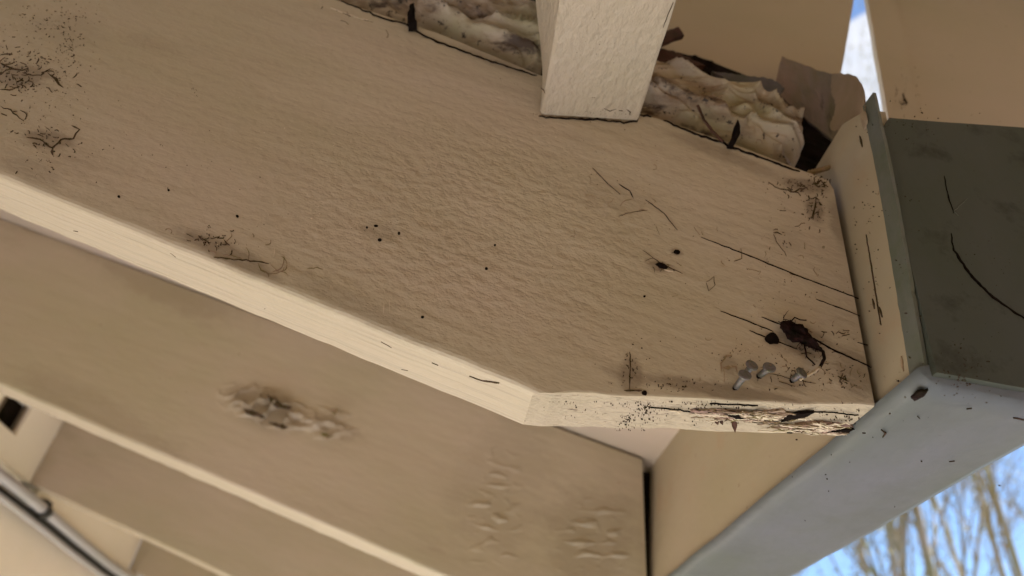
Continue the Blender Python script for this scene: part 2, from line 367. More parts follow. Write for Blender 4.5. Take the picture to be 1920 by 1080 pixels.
tag(from_bm('frieze_block', block(-3, 2.355, 1.10, zr(XW)+.3), M['cream']), 'cream frieze block between the first two rafters, outside the left edge', 'block', 'frieze blocks between rafters')

# conduits along the wall
def conduit(z, x, r, clamps, label):
    root = empty('conduit', U((x, 3, z))); tag(root, label, 'pipe', 'white conduits on the wall')
    bm = bmesh.new(); tube(bm, [U((x, yy, z+.012*math.sin(yy*2))) for yy in [i*.5-2 for i in range(30)]], r*S, 12)
    child(from_bm('pipe', bm, M['pipe'], smooth=True), root)
    for cy in clamps:
        bm = bmesh.new(); tube(bm, [U((x, cy-.03, z)), U((x, cy+.03, z))], r*S*1.3, 12)
        box(bm, x-.06, x+.01, cy-.04, cy+.04, z-.02, z+r*1.9); finish(bm)
        child(from_bm('clamp', bm, M['clamp']), root)
    return root
conduit(1.015, XW+.03, .032, (4.42, ), 'upper white conduit with black clamp running along the wall')
conduit(.935, XW+.02, .018, (), 'thinner lower white conduit running along the wall')
bm = bmesh.new(); tube(bm, [U((XW+.0, yy, .972)) for yy in [i*.5+3.95 for i in range(16)]], .026*S, 8)  # dark tube painted in as the shadow between the conduits
tag(from_bm('conduit_shadow', bm, M['clamp'], smooth=True), 'dark tube standing for the shadow between the two white conduits', 'conduit_shadow')

# ------------------------------------------------------------------ fascia and gutter
XF = .655; ZF = .605
bm = bmesh.new()
near = [atx(1628, 205, XF), atx(1712, 712, XF)]
prof = [(near[1].y+.0, ZF), (near[0].y, 1.215), (near[0].y+.08, 1.27), (1.15, 1.30)]
pts = [Vector((XF, near[1].y, ZF)), Vector((XF, near[0].y, near[0].z)), Vector((XF, .96, 1.26)), Vector((XF, 1.16, 1.25)), Vector((XF, 1.25, zr(XF))), Vector((XF, 21, zr(XF))), Vector((XF, 21, ZF))]
edge = dense([(p.y, p.z) for p in pts[:3]], .03, .006, 3, closed=False)
P = [Vector((XF, e[0], e[1])) for e in edge] + pts[3:]
prism(bm, P, (.035, 0, 0)); finish(bm)
fa = empty('fascia_board', U((XF, 1, ZF))); tag(fa, 'tan painted fascia board closing off the rafter ends', 'fascia')
child(from_bm('board', bm, M['fascia']), fa)
# paler strip of peeled edge along the near end
def ribbon(bm, pl, wd, n, lift=.0015, jit=.3, seed=0):
    """pl: 3D layout points on a face with normal n"""
    n = Vector(n).normalized(); L_, R_ = [], []
    for i, p in enumerate(pl):
        d = (pl[min(i+1, len(pl)-1)]-pl[max(i-1, 0)]).normalized(); s = n.cross(d)
        ww = (wd[i] if isinstance(wd, (list, tuple)) else wd)*(1+jit*nn(i*.9, seed, 3.3)*2)
        if i in (0, len(pl)-1): ww *= .25
        L_.append(p+s*ww/2); R_.append(p-s*ww/2)
    tv = [bm.verts.new(U(p+n*lift)) for p in L_], [bm.verts.new(U(p+n*lift)) for p in R_]
    bv = [bm.verts.new(U(p-n*lift)) for p in L_], [bm.verts.new(U(p-n*lift)) for p in R_]
    for i in range(len(pl)-1):
        bm.faces.new((tv[0][i], tv[1][i], tv[1][i+1], tv[0][i+1]))
        bm.faces.new((tv[0][i], tv[0][i+1], bv[0][i+1], bv[0][i])); bm.faces.new((tv[1][i+1], tv[1][i], bv[1][i], bv[1][i+1]))
def resample(pts, step, wob, seed):
    out = []
    for i in range(len(pts)-1):
        a = Vector(pts[i]); b = Vector(pts[i+1]); k = max(1, int((b-a).length/step))
        for j in range(k): out.append(a.lerp(b, j/k))
    out.append(Vector(pts[-1]))
    return [p+Vector((nn(i*.7, seed, .1), nn(i*.7, seed, 5.1)))*wob for i, p in enumerate(out)]
def blob(bm, pxs, hit, n, lift=.002, wob=2.0, seed=0, step=5):
    """irregular thin flake following a pixel outline on a face"""
    n = Vector(n).normalized()
    pl = resample(list(pxs)+[pxs[0]], step, 0, seed)[:-1]
    pl = [p+Vector((nn(p.x*.13, p.y*.13, seed), nn(p.x*.13, p.y*.13, seed+4)))*wob for p in pl]
    q = [hit(p.x, p.y) for p in pl]
    c = sum(q, Vector())/len(q)
    top = [bm.verts.new(U(p+n*lift)) for p in q]; bot = [bm.verts.new(U(p-n*lift)) for p in q]
    cv = bm.verts.new(U(c+n*lift*1.3)); k = len(q)
    for i in range(k):
        bm.faces.new((cv, top[i], top[(i+1) % k])); bm.faces.new((top[i], bot[i], bot[(i+1) % k], top[(i+1) % k]))
# metal flange at the near end of the gutter
bm = bmesh.new()
fl = resample([(1624, 196), (1652, 330), (1678, 480), (1716, 712)], 14, 1.2, 5)
P = [atx(p.x, p.y, XF) for p in fl]
a_ = [Vector((XF-.004, p.y+.006, p.z)) for p in P]; b_ = [Vector((XF-.002, p.y-.030, p.z)) for p in P]
ring = a_+b_[::-1]
prism(bm, ring, (.006, 0, 0)); finish(bm)
GR_ = empty('gutter', U((XF, 1, ZF))); tag(GR_, 'grey painted box gutter with dark olive end cap beyond the fascia', 'gutter')
child(from_bm('flange', bm, M['lip']), GR_)
bm = bmesh.new()
YC = .862; XO = .915
sec = [(XF+.006, ZF), (XO, ZF), (XO+.015, .75), (1.06, 1.245), (.69, 1.182), (XF+.006, 1.13)]
sec = dense(sec, .05, .0025, 11)
a, b, fs = prism(bm, [Vector((x, YC, z)) for x, z in sec], (0, .02, 0)); finish(bm)
child(from_bm('end_cap', bm, M['green']), GR_)
# trough: underside and outer wall, bevelled, slightly wavy outer lip
bm = bmesh.new()
ys = [YC+.012+i*.06 for i in range(60)]+[4.5+i*.6 for i in range(28)]
def wav(y, s): return nn(y*5, s, .2)*.006+nn(y*19, s, 1.2)*.003
rows = []
for y in ys:
    rr = []
    wi = wav(y, 1)*.6; wo = wav(y, 2)
    prof = [(XF-.012+wi, ZF+.012), (XF-.010+wi, ZF+.002), (XF+.004+wi, ZF-.010), (XF+.03, ZF-.014), (XF+.09, ZF-.014+wav(y, 5)*.5), (XF+.18, ZF-.014+wav(y, 6)*.5),
            (XO-.03+wo, ZF-.013), (XO-.008+wo, ZF-.004), (XO+wo, ZF+.018), (XO+.012+wo, .75), (1.05, 1.24), (1.03, 1.24), (XO-.01, .75), (XO-.03, ZF+.03), (XF+.03, ZF+.03)]
    for x, z in prof: rr.append(bm.verts.new(U((x, y, z))))
    rows.append(rr)
for r_, q_ in zip(rows, rows[1:]):
    for i in range(len(r_)-1): bm.faces.new((r_[i], r_[i+1], q_[i+1], q_[i]))
bm.faces.new(rows[0])
finish(bm)
child(from_bm('trough', bm, M['grey'], smooth=True), GR_)

# ------------------------------------------------------------------ cross batten running toward the viewer
bm = bmesh.new()
zb = at(1010, 215, 1).z; xL = at(1012, 215, 1).x; xR = at(1196, 225, 1).x
ZB = 1.178
ZL, ZR = 1.166, 1.201
pA = atz(1011, 216, ZL); pB = atz(1196, 229, ZR)
pC = atz(1046, 0, ZL); pD = atz(1268, 0, ZR)
def lin(p, q, y): t = (y-p.y)/(q.y-p.y); return p.x+(q.x-p.x)*t
yE = -.6
yN = .997
rowsb = []
K = 50
for i in range(K+1):
    y = yN+(yE-yN)*(i/K)**1.3
    xl = lin(pA, pC, y); xr = lin(pB, pD, y)
    w1 = wav(y, 21)*.5; w2 = wav(y, 23)*.6; bv = .010
    fl_ = .085*max(0, (1-y))/.3
    prof = [(xl+w1-fl_*.2, 1.62), (xl+w1-fl_, ZL+.10+fl_), (xl+w1, ZL+bv), (xl+w1+bv*.3, ZL+bv*.3), (xl+w1+bv, ZL), ((xl*2+xr)/3, (ZL*2+ZR)/3+wav(y, 30)*.4), ((xl+xr*2)/3, (ZL+2*ZR)/3+wav(y, 31)*.4), (xr+w2-bv*.7, ZR), (xr+w2-bv*.2, ZR+bv*.2), (xr+w2, ZR+bv*.7), (xr+w2, 1.62)]
    rowsb.append([bm.verts.new(U((x, y, z))) for x, z in prof])
for r_, q_ in zip(rowsb, rowsb[1:]):
    for j in range(len(r_)): bm.faces.new((r_[j], r_[(j+1) % len(r_)], q_[(j+1) % len(r_)], q_[j]))
bm.faces.new(rowsb[0]); bm.faces.new(rowsb[-1][::-1]); finish(bm)
CB = empty('crossbeam', U((.12, 1, ZB))); tag(CB, 'short pale crossbeam butting into the nearest rafter from above the viewer', 'beam')
child(from_bm('beam', bm, M['lath']), CB)
hB = lambda a, b: atp(a, b, Vector(pA), (Vector(pB)-Vector(pA)).cross(Vector(pC)-Vector(pA)).normalized())
nB = (Vector(pB)-Vector(pA)).cross(Vector(pC)-Vector(pA)).normalized()
if nB.z > 0: nB = -nB
BATTEN_MARKS = True

# ------------------------------------------------------------------ boards above
def pboard(name, pxs, y, th, m, jit=.002, seed=0):
    bm = bmesh.new(); q = [at(px, py, y) for px, py in pxs]
    q2 = dense([(p.x, p.z) for p in q], .05, jit, seed)
    prism(bm, [Vector((p[0], y, p[1])) for p in q2], (0, th, 0)); finish(bm)
    return from_bm(name, bm, m)
tag(pboard('trim_board', [(1100, -500), (1225, 300), (1450, 330), (1530, 310), (1577, 138), (1601, 0), (1640, -190), (1640, -500)], 1.16, .05, M['board']),
    'upright tan trim board behind the crossbeam, left of the gap of sky', 'board')
EB = empty('end_board', U((1, 1.2, 1.6))); tag(EB, 'wide upright tan board above the gutter, right of the gap of sky', 'board')
child(pboard('board', [(1664, 0), (1710, 300), (2300, 340), (2600, -900), (1500, -900)], 1.22, .04, M['board'], seed=5), EB)
child(pboard('edge_strip', [(1627, 0), (1670, 245), (1678, 290), (1738, 300), (1730, 245), (1680, 0), (1480, -900), (1440, -900)], 1.20, .018, M['board'], seed=7), EB)

# ------------------------------------------------------------------ crumpled painted foam on top of the rafter
def sheet(bot, top, y0, amp, nu, nv, hit=at, seed=0, wr=1.0, curl=.10, ends=(True, True)):
    """surface between two pixel polylines, bulging towards the viewer and wrinkled"""
    def ev(pl, s):
        Ls = [0]
        for a, b in zip(pl, pl[1:]): Ls.append(Ls[-1]+math.dist(a, b))
        t = s*Ls[-1]
        for i in range(len(pl)-1):
            if t <= Ls[i+1] or i == len(pl)-2:
                k = (t-Ls[i])/(Ls[i+1]-Ls[i]); return Vector(pl[i]).lerp(Vector(pl[i+1]), k)
    bm = bmesh.new(); g = []
    for i in range(nu+1):
        s = i/nu; row = []
        for j in range(nv+1):
            t = j/nv
            p = ev(bot, s).lerp(ev(top, s), t)
            p += Vector((nn(s*9, t*3, seed), nn(s*9, t*3, seed+2)))*5*math.sin(math.pi*t)
            q = at(p.x, p.y, y0)
            e = min(1, min(t, 1-t)*5)**.5
            if ends[0]: e *= min(1, s*9)**.5
            if ends[1]: e *= min(1, (1-s)*6)**.5
            x, z = q.x, q.z
            wx = x+.25*nn(x*6, z*6, seed+8)*.3; wz = z+.22*x
            n1 = nn(wx*5, wz*12, seed+1)
            n3 = nn(wx*4, wz*8, seed+13); rid = 1-abs(nn(wx*4+n1*1.5, wz*15+n3*3, seed+3))*3.2
            rid2 = 1-abs(nn(wx*12+n3*2, wz*38+n1*4, seed+4))*2.6
            d = amp*(e*.9+.5*n1)+wr*(.030*max(0, rid)**2+.010*rid2-.03*max(0, -rid-.2))*(.3+.7*e)-(1-e)*curl
            row.append(bm.verts.new(U((x, y0-d*.9, z))))
        g.append(row)
    for i in range(nu):
        for j in range(nv): bm.faces.new((g[i][j], g[i+1][j], g[i+1][j+1], g[i][j+1]))
    finish(bm); return bm
bm = sheet([(560, -55), (640, 0), (820, 68), (1013, 146)], [(620, -190), (740, -120), (850, -60), (1030, 20)], 1.04, .03, 150, 60, seed=3, ends=(True, False))
tag(from_bm('insulation_foam', bm, M['foam'], smooth=True), 'crumpled paint covered foam on the rafter top, left of the crossbeam', 'foam', 'crumpled foam on the rafter top')
bm = sheet([(1185, 209), (1260, 233), (1380, 276), (1470, 306), (1500, 306)], [(1205, 118), (1260, 125), (1330, 150), (1420, 165), (1472, 190), (1500, 222), (1512, 262), (1508, 290)], 1.05, .032, 160, 70, seed=17, ends=(False, True))
tag(from_bm('insulation_foam', bm, M['foam'], smooth=True), 'crumpled stained foam roll on the rafter top, right of the crossbeam', 'foam', 'crumpled foam on the rafter top')
# dark sheet behind the foam, shade of the gap put into its colour
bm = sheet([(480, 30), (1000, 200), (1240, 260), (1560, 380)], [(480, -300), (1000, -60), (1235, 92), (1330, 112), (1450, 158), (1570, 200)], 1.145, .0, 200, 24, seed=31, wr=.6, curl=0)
tag(from_bm('gap_shade_backing', bm, M['dark'], smooth=False), 'dark sheet standing for the shade in the gap behind the foam', 'gap_shade')
# grey flap of flashing
bm = bmesh.new()
blob(bm, [(1335, 138), (1380, 143), (1448, 152), (1470, 168), (1462, 182), (1420, 172), (1372, 158)], lambda a, b: at(a, b, 1.07), (0, -1, 0), .006, 4, 2)
tag(from_bm('flashing_scrap', bm, mat('dull_grey_felt', (.10, .10, .11), .8, .2, 90, bumps=[(200, (1, 1, 1), .6, .002, 3)])), 'torn grey scrap of roofing felt above the right foam', 'scrap')

# bent old flashing standing on the fascia end
rowsP = [
 [(1466, 106, 1.10), (1510, 122, 1.08), (1550, 136, 1.05), (1580, 138, .99), (1604, 143, .93), (1619, 165, .885), (1622, 200, .868)],
 [(1460, 128, 1.10), (1503, 148, 1.09), (1545, 166, 1.06), (1580, 172, 1.00), (1604, 178, .94), (1618, 192, .885), (1624, 212, .868)],
 [(1455, 150, 1.10), (1498, 176, 1.10), (1540, 205, 1.07), (1574, 214, 1.02), (1600, 218, .95), (1616, 226, .89), (1626, 226, .868)],
 [(1450, 172, 1.10), (1492, 202, 1.11), (1532, 240, 1.09), (1566, 262, 1.04), (1596, 262, .97), (1612, 260, .93), (1618, 256, .91)],
]
def grid_sheet(rows, sub, th, m, wr=.004, seed=0, x_min=None):
    bm = bmesh.new(); n0 = len(rows); n1 = len(rows[0])
    def g(i, j): p = rows[i][j]; return at(p[0], p[1], p[2])
    G = [[g(i, j) for j in range(n1)] for i in range(n0)]
    def cr_(p0, p1, p2, p3, t): return .5*((2*p1)+(-p0+p2)*t+(2*p0-5*p1+4*p2-p3)*t*t+(-p0+3*p1-3*p2+p3)*t**3)
    def samp(lst, s):
        k = min(len(lst)-2, int(s)); t = s-k
        return cr_(lst[max(0, k-1)], lst[k], lst[k+1], lst[min(len(lst)-1, k+2)], t)
    A = []
    for a in range((n0-1)*sub+1):
        row = []
        for b in range((n1-1)*sub+1):
            col = [samp(G[i], b/sub) for i in range(n0)]
            p = samp(col, a/sub)
            u, v = a/sub, b/sub
            ed = 1 if a else 0
            p = p+Vector((0, wr*(nn(u*2, v*2.2, seed)+.5*nn(u*7, v*3, seed+2)), (0 if a else 1)*.004*nn(v*5, 1, seed)))
            row.append(p)
        A.append(row)
    V = [[bm.verts.new(U(p)) for p in r] for r in A]; W = [[bm.verts.new(U(p+Vector((th*.7, th, th*.2)))) for p in r] for r in A]
    na, nb = len(V), len(V[0])
    for i in range(na-1):
        for j in range(nb-1):
            bm.faces.new((V[i][j], V[i][j+1], V[i+1][j+1], V[i+1][j])); bm.faces.new((W[i][j], W[i+1][j], W[i+1][j+1], W[i][j+1]))
    for i in range(na-1):
        for j in (0, nb-1): bm.faces.new((V[i][j], V[i+1][j], W[i+1][j], W[i][j]))
    for j in range(nb-1):
        for i in (0, na-1): bm.faces.new((V[i][j+1], V[i][j], W[i][j], W[i][j+1]))
    finish(bm); return bm
bm = grid_sheet(rowsP, 16, .012, None, seed=4)
for f in bm.faces:
    f.smooth = True
    c = f.calc_center_median()
    f.material_index = 1 if c.y/S < 1.035 + .05*nn(c.z*45, c.x*45, 1) else 0
BF = from_bm('bent_flashing', bm, [M['grain'], M['knob']])
tag(BF, 'curled grey brown piece of old flashing standing on the fascia end', 'flashing')

for rr_, y_, zt in ((r1, 1.0, 1.10), (r2, 2.36, 1.04)):  # black box set in each joint gap, its shade put into the colour
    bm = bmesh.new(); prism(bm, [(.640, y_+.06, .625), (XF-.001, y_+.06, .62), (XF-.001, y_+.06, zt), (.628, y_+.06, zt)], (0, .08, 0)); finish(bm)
    child(from_bm('joint_shade', bm, M['black']), rr_)
# ------------------------------------------------------------------ details on rafter one
YF = 1.0
def h1(px, py): return at(px, py, YF)
NF = Vector((0, -1, 0))
def cracks(lst, mname, parent, hit=h1, n=NF, name='crack', wob=1.2):
    for k, (pl, wd) in enumerate(lst):
        bm = bmesh.new()
        q = resample(pl, 7, wob, k*3.7)
        m_ = len(q)
        wd = wd*(.62 if name in ('dirt_streak', 'web_strand') else .85)
        ribbon(bm, [hit(p.x, p.y) for p in q], [wd/1345*1.2*(.35+.65*math.sin(math.pi*min(1, (i+.6)/m_)))**.7 for i in range(m_)], n, .0012, .5, k)
        child(from_bm(name, bm, M[mname]), parent)
cracks([
 ([(1314, 445), (1400, 478), (1500, 519), (1610, 560)], 2.6),
 ([(1530, 561), (1575, 578), (1612, 592)], 2.0),
 ([(1350, 583), (1400, 602), (1450, 622)], 2.2),
 ([(1405, 620), (1440, 634), (1495, 655)], 2.4),
 ([(1428, 595), (1500, 622), (1560, 655), (1634, 689)], 4.2),
 ([(1608, 642), (1628, 648)], 2),
 ([(1210, 375), (1245, 400), (1270, 432)], 1.1),
 ([(1110, 315), (1140, 345), (1163, 365)], 1.0),
 ([(1160, 345), (1180, 358), (1188, 372)], 1.8),
], 'black', r1)
cracks([([(640, 2), (720, 35), (760, 45), (800, 70), (900, 108), (1006, 142)], 4.5),
        ([(1198, 214), (1222, 219)], 4.5), ([(1243, 224), (1290, 246), (1370, 274), (1440, 300), (1500, 322)], 5.5),
        ([(1010, 218), (1060, 222), (1120, 224), (1170, 229), (1196, 228), (1198, 212)], 4.5)], 'black', r1, name='seam', wob=3, hit=lambda a, b: at(a, b, .998))
cracks([([(1440, 342), (1462, 355), (1490, 360), (1515, 350)], 5), ([(1522, 345), (1540, 340), (1552, 350)], 7), ([(1528, 375), (1526, 392), (1523, 412)], 7),
        ([(1450, 437), (1466, 438)], 4), ([(1462, 396), (1474, 397)], 3), ([(1345, 222), (1348, 222)], 1),
        ([(90, 138), (104, 150), (118, 165)], 7), ([(50, 258), (75, 262), (98, 278), (115, 262), (138, 260), (148, 242), (134, 236)], 5),
        ([(100, 278), (100, 292)], 6), ([(0, 102), (22, 104)], 5), ([(0, 118), (15, 126), (35, 132), (52, 130)], 6), ([(22, 138), (26, 150)], 6), ([(0, 200), (20, 208), (45, 225)], 3), ([(38, 207), (52, 218)], 4),
        ([(40, 140), (75, 142), (95, 130)], 2.5), ([(0, 170), (18, 168), (30, 165)], 4), ([(28, 150), (38, 175)], 2),
        ([(350, 438), (362, 444)], 4), ([(375, 447), (390, 455)], 5), ([(420, 450), (430, 460)], 5), ([(400, 482), (455, 488), (505, 494)], 3.5)],
       'web', r1, name='dirt_streak', wob=4)
cracks([([(1450, 440), (1460, 460), (1475, 480)], 1.2), ([(1490, 425), (1510, 418)], 1), ([(1388, 465), (1390, 485), (1375, 490)], 1.3),
        ([(1210, 490), (1225, 483), (1240, 495), (1280, 513)], 1.5), ([(1205, 470), (1238, 492)], .8), ([(1160, 405), (1210, 395)], 1),
        ([(1325, 530), (1338, 520), (1340, 535), (1328, 545), (1325, 530)], 1), ([(1180, 660), (1182, 690), (1180, 730)], 3), ([(1170, 733), (1205, 732)], 4),
        ([(1440, 700), (1480, 710), (1530, 720)], 1.2), ([(1460, 715), (1490, 725)], 1.2), ([(1570, 705), (1590, 716)], 3), ([(1580, 700), (1572, 718)], 2),
        ([(630, 20), (665, 32), (700, 42)], 1)],
       'web', r1, name='web_strand', wob=2.5)
cracks([([(818, 305), (817, 320)], 2), ([(720, 565), (719, 588)], 1.6), ([(515, 465), (514, 482)], 2), ([(730, 590), (731, 560)], 1), ([(620, 15), (660, 30), (698, 41)], 5), ([(930, 470), (931, 478)], 2),
        ([(1245, 506), (1262, 510)], 6)], 'fleck', r1, name='paint_chip', wob=.6)
hR = lambda a, b: at(a, b, 1.0) if b < (316+.405*a if a < 1000 else 734) and (a < 1560 or a < 1552+(b-330)*.19) else None
# holes
def hole(px, py, rx, ry, parent, ang=0, name='hole'):
    bm = bmesh.new(); pl = [(px+rx*math.cos(a)*math.cos(ang)-ry*math.sin(a)*math.sin(ang), py+rx*math.cos(a)*math.sin(ang)+ry*math.sin(a)*math.cos(ang)) for a in [i*.628 for i in range(10)]]
    blob(bm, pl, h1, NF, .0012, rx*.25, px, 4)
    child(from_bm(name, bm, M['black']), parent)
for a in ((1447, 636, 14, 10, .1), (1241, 499, 12, 5, .3), (1269, 473, 6, 4, 0), (912, 504, 3, 2.5, 0), (712, 450, 4, 3, 0), (705, 424, 4, 2.2, 0), (748, 438, 2.5, 3, 0),
          (688, 427, 2.2, 2, 0), (1208, 556, 2.5, 2, 0), (1208, 737, 5, 5, 0), (792, 595, 3, 2.5, 0), (445, 406, 3, 2.5, 0), (223, 369, 2.5, 2.5, 0), (316, 357, 2.2, 2, 0), (928, 460, 2, 2, 0),
          (1345, 583, 0.1, .1, 0)):
    if a[2] > 1: hole(a[0], a[1], a[2], a[3], r1, a[4])
# brown stain outline
cracks([([(1352, 700), (1352, 682), (1362, 668), (1372, 667)], 5), ([(1355, 690), (1380, 688), (1382, 700)], 8), ([(1356, 692), (1358, 716)], 2.5)], 'stainm', r1, name='stain', wob=1.5)
# dirt specks: too many to count
def specks(regions, m, parent, hit, n, name, lift=.001):
    bm = bmesh.new(); n = Vector(n).normalized()
    for (cx, cy, sx, sy, cnt, smin, smax) in regions:
        for k in range(cnt):
            px = random.gauss(cx, sx); py = random.gauss(cy, sy); c = hit(px, py)
            if c is None: c = hit(cx, cy)
            if c is None: continue
            if random.random() < .4 and k: c = c0_+(c-c0_)*.12
            c0_ = c
            r = (smin*.8+(smax-smin)*.8*random.random()**2.2)/1345*.6; a0 = random.gauss(-.35, .7) if random.random() < .6 else random.uniform(0, 6.28); e = random.uniform(.22, .9)
            if e < .4: r *= 1.5
            t1 = Vector((1, 0, 0)) if abs(n.x) < .9 else Vector((0, 1, 0)); t2 = n.cross(t1).normalized(); t1 = t2.cross(n)
            vs = []
            for i in range(6):
                a = i*math.pi/3; rr = r*random.uniform(.5, 1.3)
                u, v = rr*math.cos(a), rr*math.sin(a)*e
                vs.append(c+t1*(u*math.cos(a0)-v*math.sin(a0))+t2*(u*math.sin(a0)+v*math.cos(a0)))
            tv = [bm.verts.new(U(v+n*lift)) for v in vs]; bv = [bm.verts.new(U(v-n*lift)) for v in vs]
            bm.faces.new(tv)
            for i in range(6): bm.faces.new((tv[i], bv[i], bv[(i+1) % 6], tv[(i+1) % 6]))
    finish(bm)
    o = from_bm(name, bm, m); child(o, parent); o['kind'] = 'stuff'; return o
specks([(60, 30, 60, 30, 110, 1, 4.5), (130, 60, 28, 50, 130, 1.5, 5), (30, 130, 40, 30, 160, 1.5, 6), (110, 100, 34, 50, 100, 1, 4.5), (95, 170, 40, 45, 70, 1, 4.5), (60, 260, 40, 30, 45, 1, 4),
        (90, 310, 25, 18, 20, 1.5, 4), (370, 170, 6, 14, 7, 2, 4), (260, 280, 60, 40, 26, 1, 4.5), (385, 455, 40, 14, 40, 1.5, 5), (700, 430, 300, 200, 90, 1, 3), (1230, 390, 90, 60, 60, 1, 3),
        (1150, 290, 70, 25, 45, 1, 3.5), (1500, 350, 40, 14, 60, 1.5, 5), (1528, 390, 12, 24, 50, 1.5, 5), (1480, 430, 60, 50, 60, 1, 3.5), (1450, 560, 90, 60, 80, 1, 3.5), (1480, 690, 90, 30, 110, 1, 4),
        (1600, 735, 45, 18, 60, 1.5, 5), (1280, 725, 60, 10, 70, 1.5, 5), (1185, 690, 12, 30, 24, 1, 5), (1590, 430, 8, 60, 30, 1, 4), (1625, 640, 8, 60, 40, 1, 4), (1380, 660, 60, 12, 20, 1, 4),
        (850, 90, 120, 60, 30, 1, 3)], M['speck'], r1, lambda a, b: hR(a, b), NF, 'dirt_specks')
specks([(600, 250, 350, 160, 70, 1, 3.5), (450, 480, 80, 30, 12, 1, 4), (1200, 600, 150, 80, 14, 1, 2.5)], M['fleck'], r1, lambda a, b: at(a, b, 1.0) if b < 330+.40*a-25 else at(600, 400, 1.0), NF, 'paint_flecks', .0008)

def scribble(regions, m, parent, hit, n, name, lift=.0012):
    bm = bmesh.new()
    for (cx, cy, sx, sy, cnt, ln, wd, ang) in regions:
        for k in range(cnt):
            p = Vector((random.gauss(cx, sx), random.gauss(cy, sy))); a = random.gauss(ang, .6) if ang is not None else random.uniform(0, 6.28)
            q = [p]; st = random.uniform(.4, 1)*ln/8; da = random.gauss(0, .18)
            for i in range(random.randint(4, 9)): a += da+random.gauss(0, .28); p = p+Vector((math.cos(a), math.sin(a)))*st; q.append(p)
            w_ = random.uniform(.5, 1.2)*wd/1345*1.2
            pp = [hit(u.x, u.y) for u in q]
            if all(v is not None for v in pp): ribbon(bm, pp, w_*.72, n, lift, .5, k)
    o = child(from_bm(name, bm, m), parent); o['kind'] = 'stuff'; return o
scribble([(25, 135, 35, 22,22,23.8,2.04, .3), (70, 145, 40, 25,19,18.2,1.87, .4), (90, 262, 32, 16,25,14.0,2.04, .2), (20, 215, 20, 10,4,21.0,1.87, .6), (60, 60, 50, 40,15,11.2,1.36, None), (60, 330, 40, 18,9,12.6,1.87, .6),
          (385, 452, 40, 10,22,14.0,1.87, .3), (1490, 352, 26, 8,25,14.0,2.21, .3), (1527, 390, 7, 18,30,11.2,1.87, None), (1540, 345, 9, 7,16,9.8,2.55, None), (1530, 645, 28, 22,27,18.2,1.36, .6), (1500, 700, 40, 12,15,18.2,1.19, None),
          (1590, 712, 16, 10,16,11.2,1.7, None), (1600, 742, 30, 8,18,11.2,2.04, .2), (1183, 690, 6, 14,10,9.8,1.7, 1.5), (1200, 738, 18, 4,9,15.4,2.04, .1), (1240,498,10,4,8,12,1.2,.4), (1268, 473, 5, 4,6,7.0,1.36, None),
          (1330, 735, 70, 7,19,15.4,1.87, .15), (1465, 450, 14, 22,7,12.6,1.36, None), (650, 30, 50, 10,4,28.0,1.19, .4)], M['web'], r1, hR, NF, 'web_tangle')
scribble([(1200, 380, 60, 50, 12, 30, .9, .6), (1430, 470, 70, 60, 10, 26, .9, None), (380, 460, 60, 14, 12, 40, 1.6, .3), (500, 500, 60, 14, 8, 60, 2.2, .28), (1450, 600, 90, 60, 12, 20, .9, None),
          (1550, 700, 60, 30, 18, 20, 1.1, None), (1240, 498, 14, 5, 6, 26, .7, .4)], M['thin'], r1, hR, NF, 'web_strands', .001)
# underside of the rafter: sloping part and level tail
dS = Vector((knee[0]-b0[0], 0, knee[1]-b0[1])).normalized(); nS = Vector((dS.z, 0, -dS.x))
if nS.z > 0: nS = -nS
dT = Vector((tail[0]-knee[0], 0, tail[1]-knee[1])).normalized(); nT = Vector((dT.z, 0, -dT.x))
if nT.z > 0: nT = -nT
kp = Vector((knee[0], 1.05, knee[1]))
hS = lambda a, b: atp(a, b, kp, nS)
hT = lambda a, b: atp(a, b, kp, nT)+nT*.001
cracks([([(880, 705), (905, 714), (936, 718)], 4), ([(753, 692), (765, 694)], 3), ([(138, 432), (146, 434)], 3), ([(320, 474), (330, 482)], 2), ([(810, 680), (822, 685)], 3), ([(715, 640), (735, 652)], 2)],
       'web', r1, hS, nS, 'scratch', 1)
specks([(500, 560, 300, 10, 1, 1, 3)], M['speck'], r1, lambda a, b: hS(a, 400+.36*a), nS, 'dirt_specks')
bm = bmesh.new()
for k, pl in enumerate([[(1295, 768), (1340, 766), (1400, 772), (1470, 766), (1480, 776), (1500, 778), (1465, 787), (1400, 783), (1350, 780)],
                        [(1490, 794), (1530, 790), (1580, 795), (1608, 798), (1590, 806), (1540, 806), (1500, 803)]]):
    blob(bm, pl, hT, nT, .003, 3, k*5, 4)
child(from_bm('bare_wood_patch', bm, M['bare']), r1)
for mk, cnt, wd in (('bare', 55, 3.4), ('web', 22, 1.2), ('thin', 60, 2.0), ('fleck', 90, 2.6)):
    bm = bmesh.new()
    for k in range(cnt):
        if random.random() < .6: cx, cy, sx, sy = 1405, 775, 46, 5
        else: cx, cy, sx, sy = 1545, 800, 42, 4.5
        x0 = random.gauss(cx, sx); y0 = random.gauss(cy, sy)+(x0-cx)*.03; y0 = min(max(y0, 756), 808)
        if x0 > 1600: continue
        ln = random.uniform(12, 55); q = [(x0+ln*(t-.5), y0+random.gauss(0, .8)+ln*(t-.5)*.04) for t in (0, .2, .4, .6, .8, 1)]
        if q[-1][0] > 1608-(q[-1][1]-790)*.8: continue
        ribbon(bm, [hT(a, b)+nT*(.0032+random.random()*.003) for a, b in q], random.uniform(.5, 1.3)*wd/1345*1.2, nT, .0008, .6, k)
    o = child(from_bm('wood_fibres', bm, M[mk]), r1); o['kind'] = 'stuff'
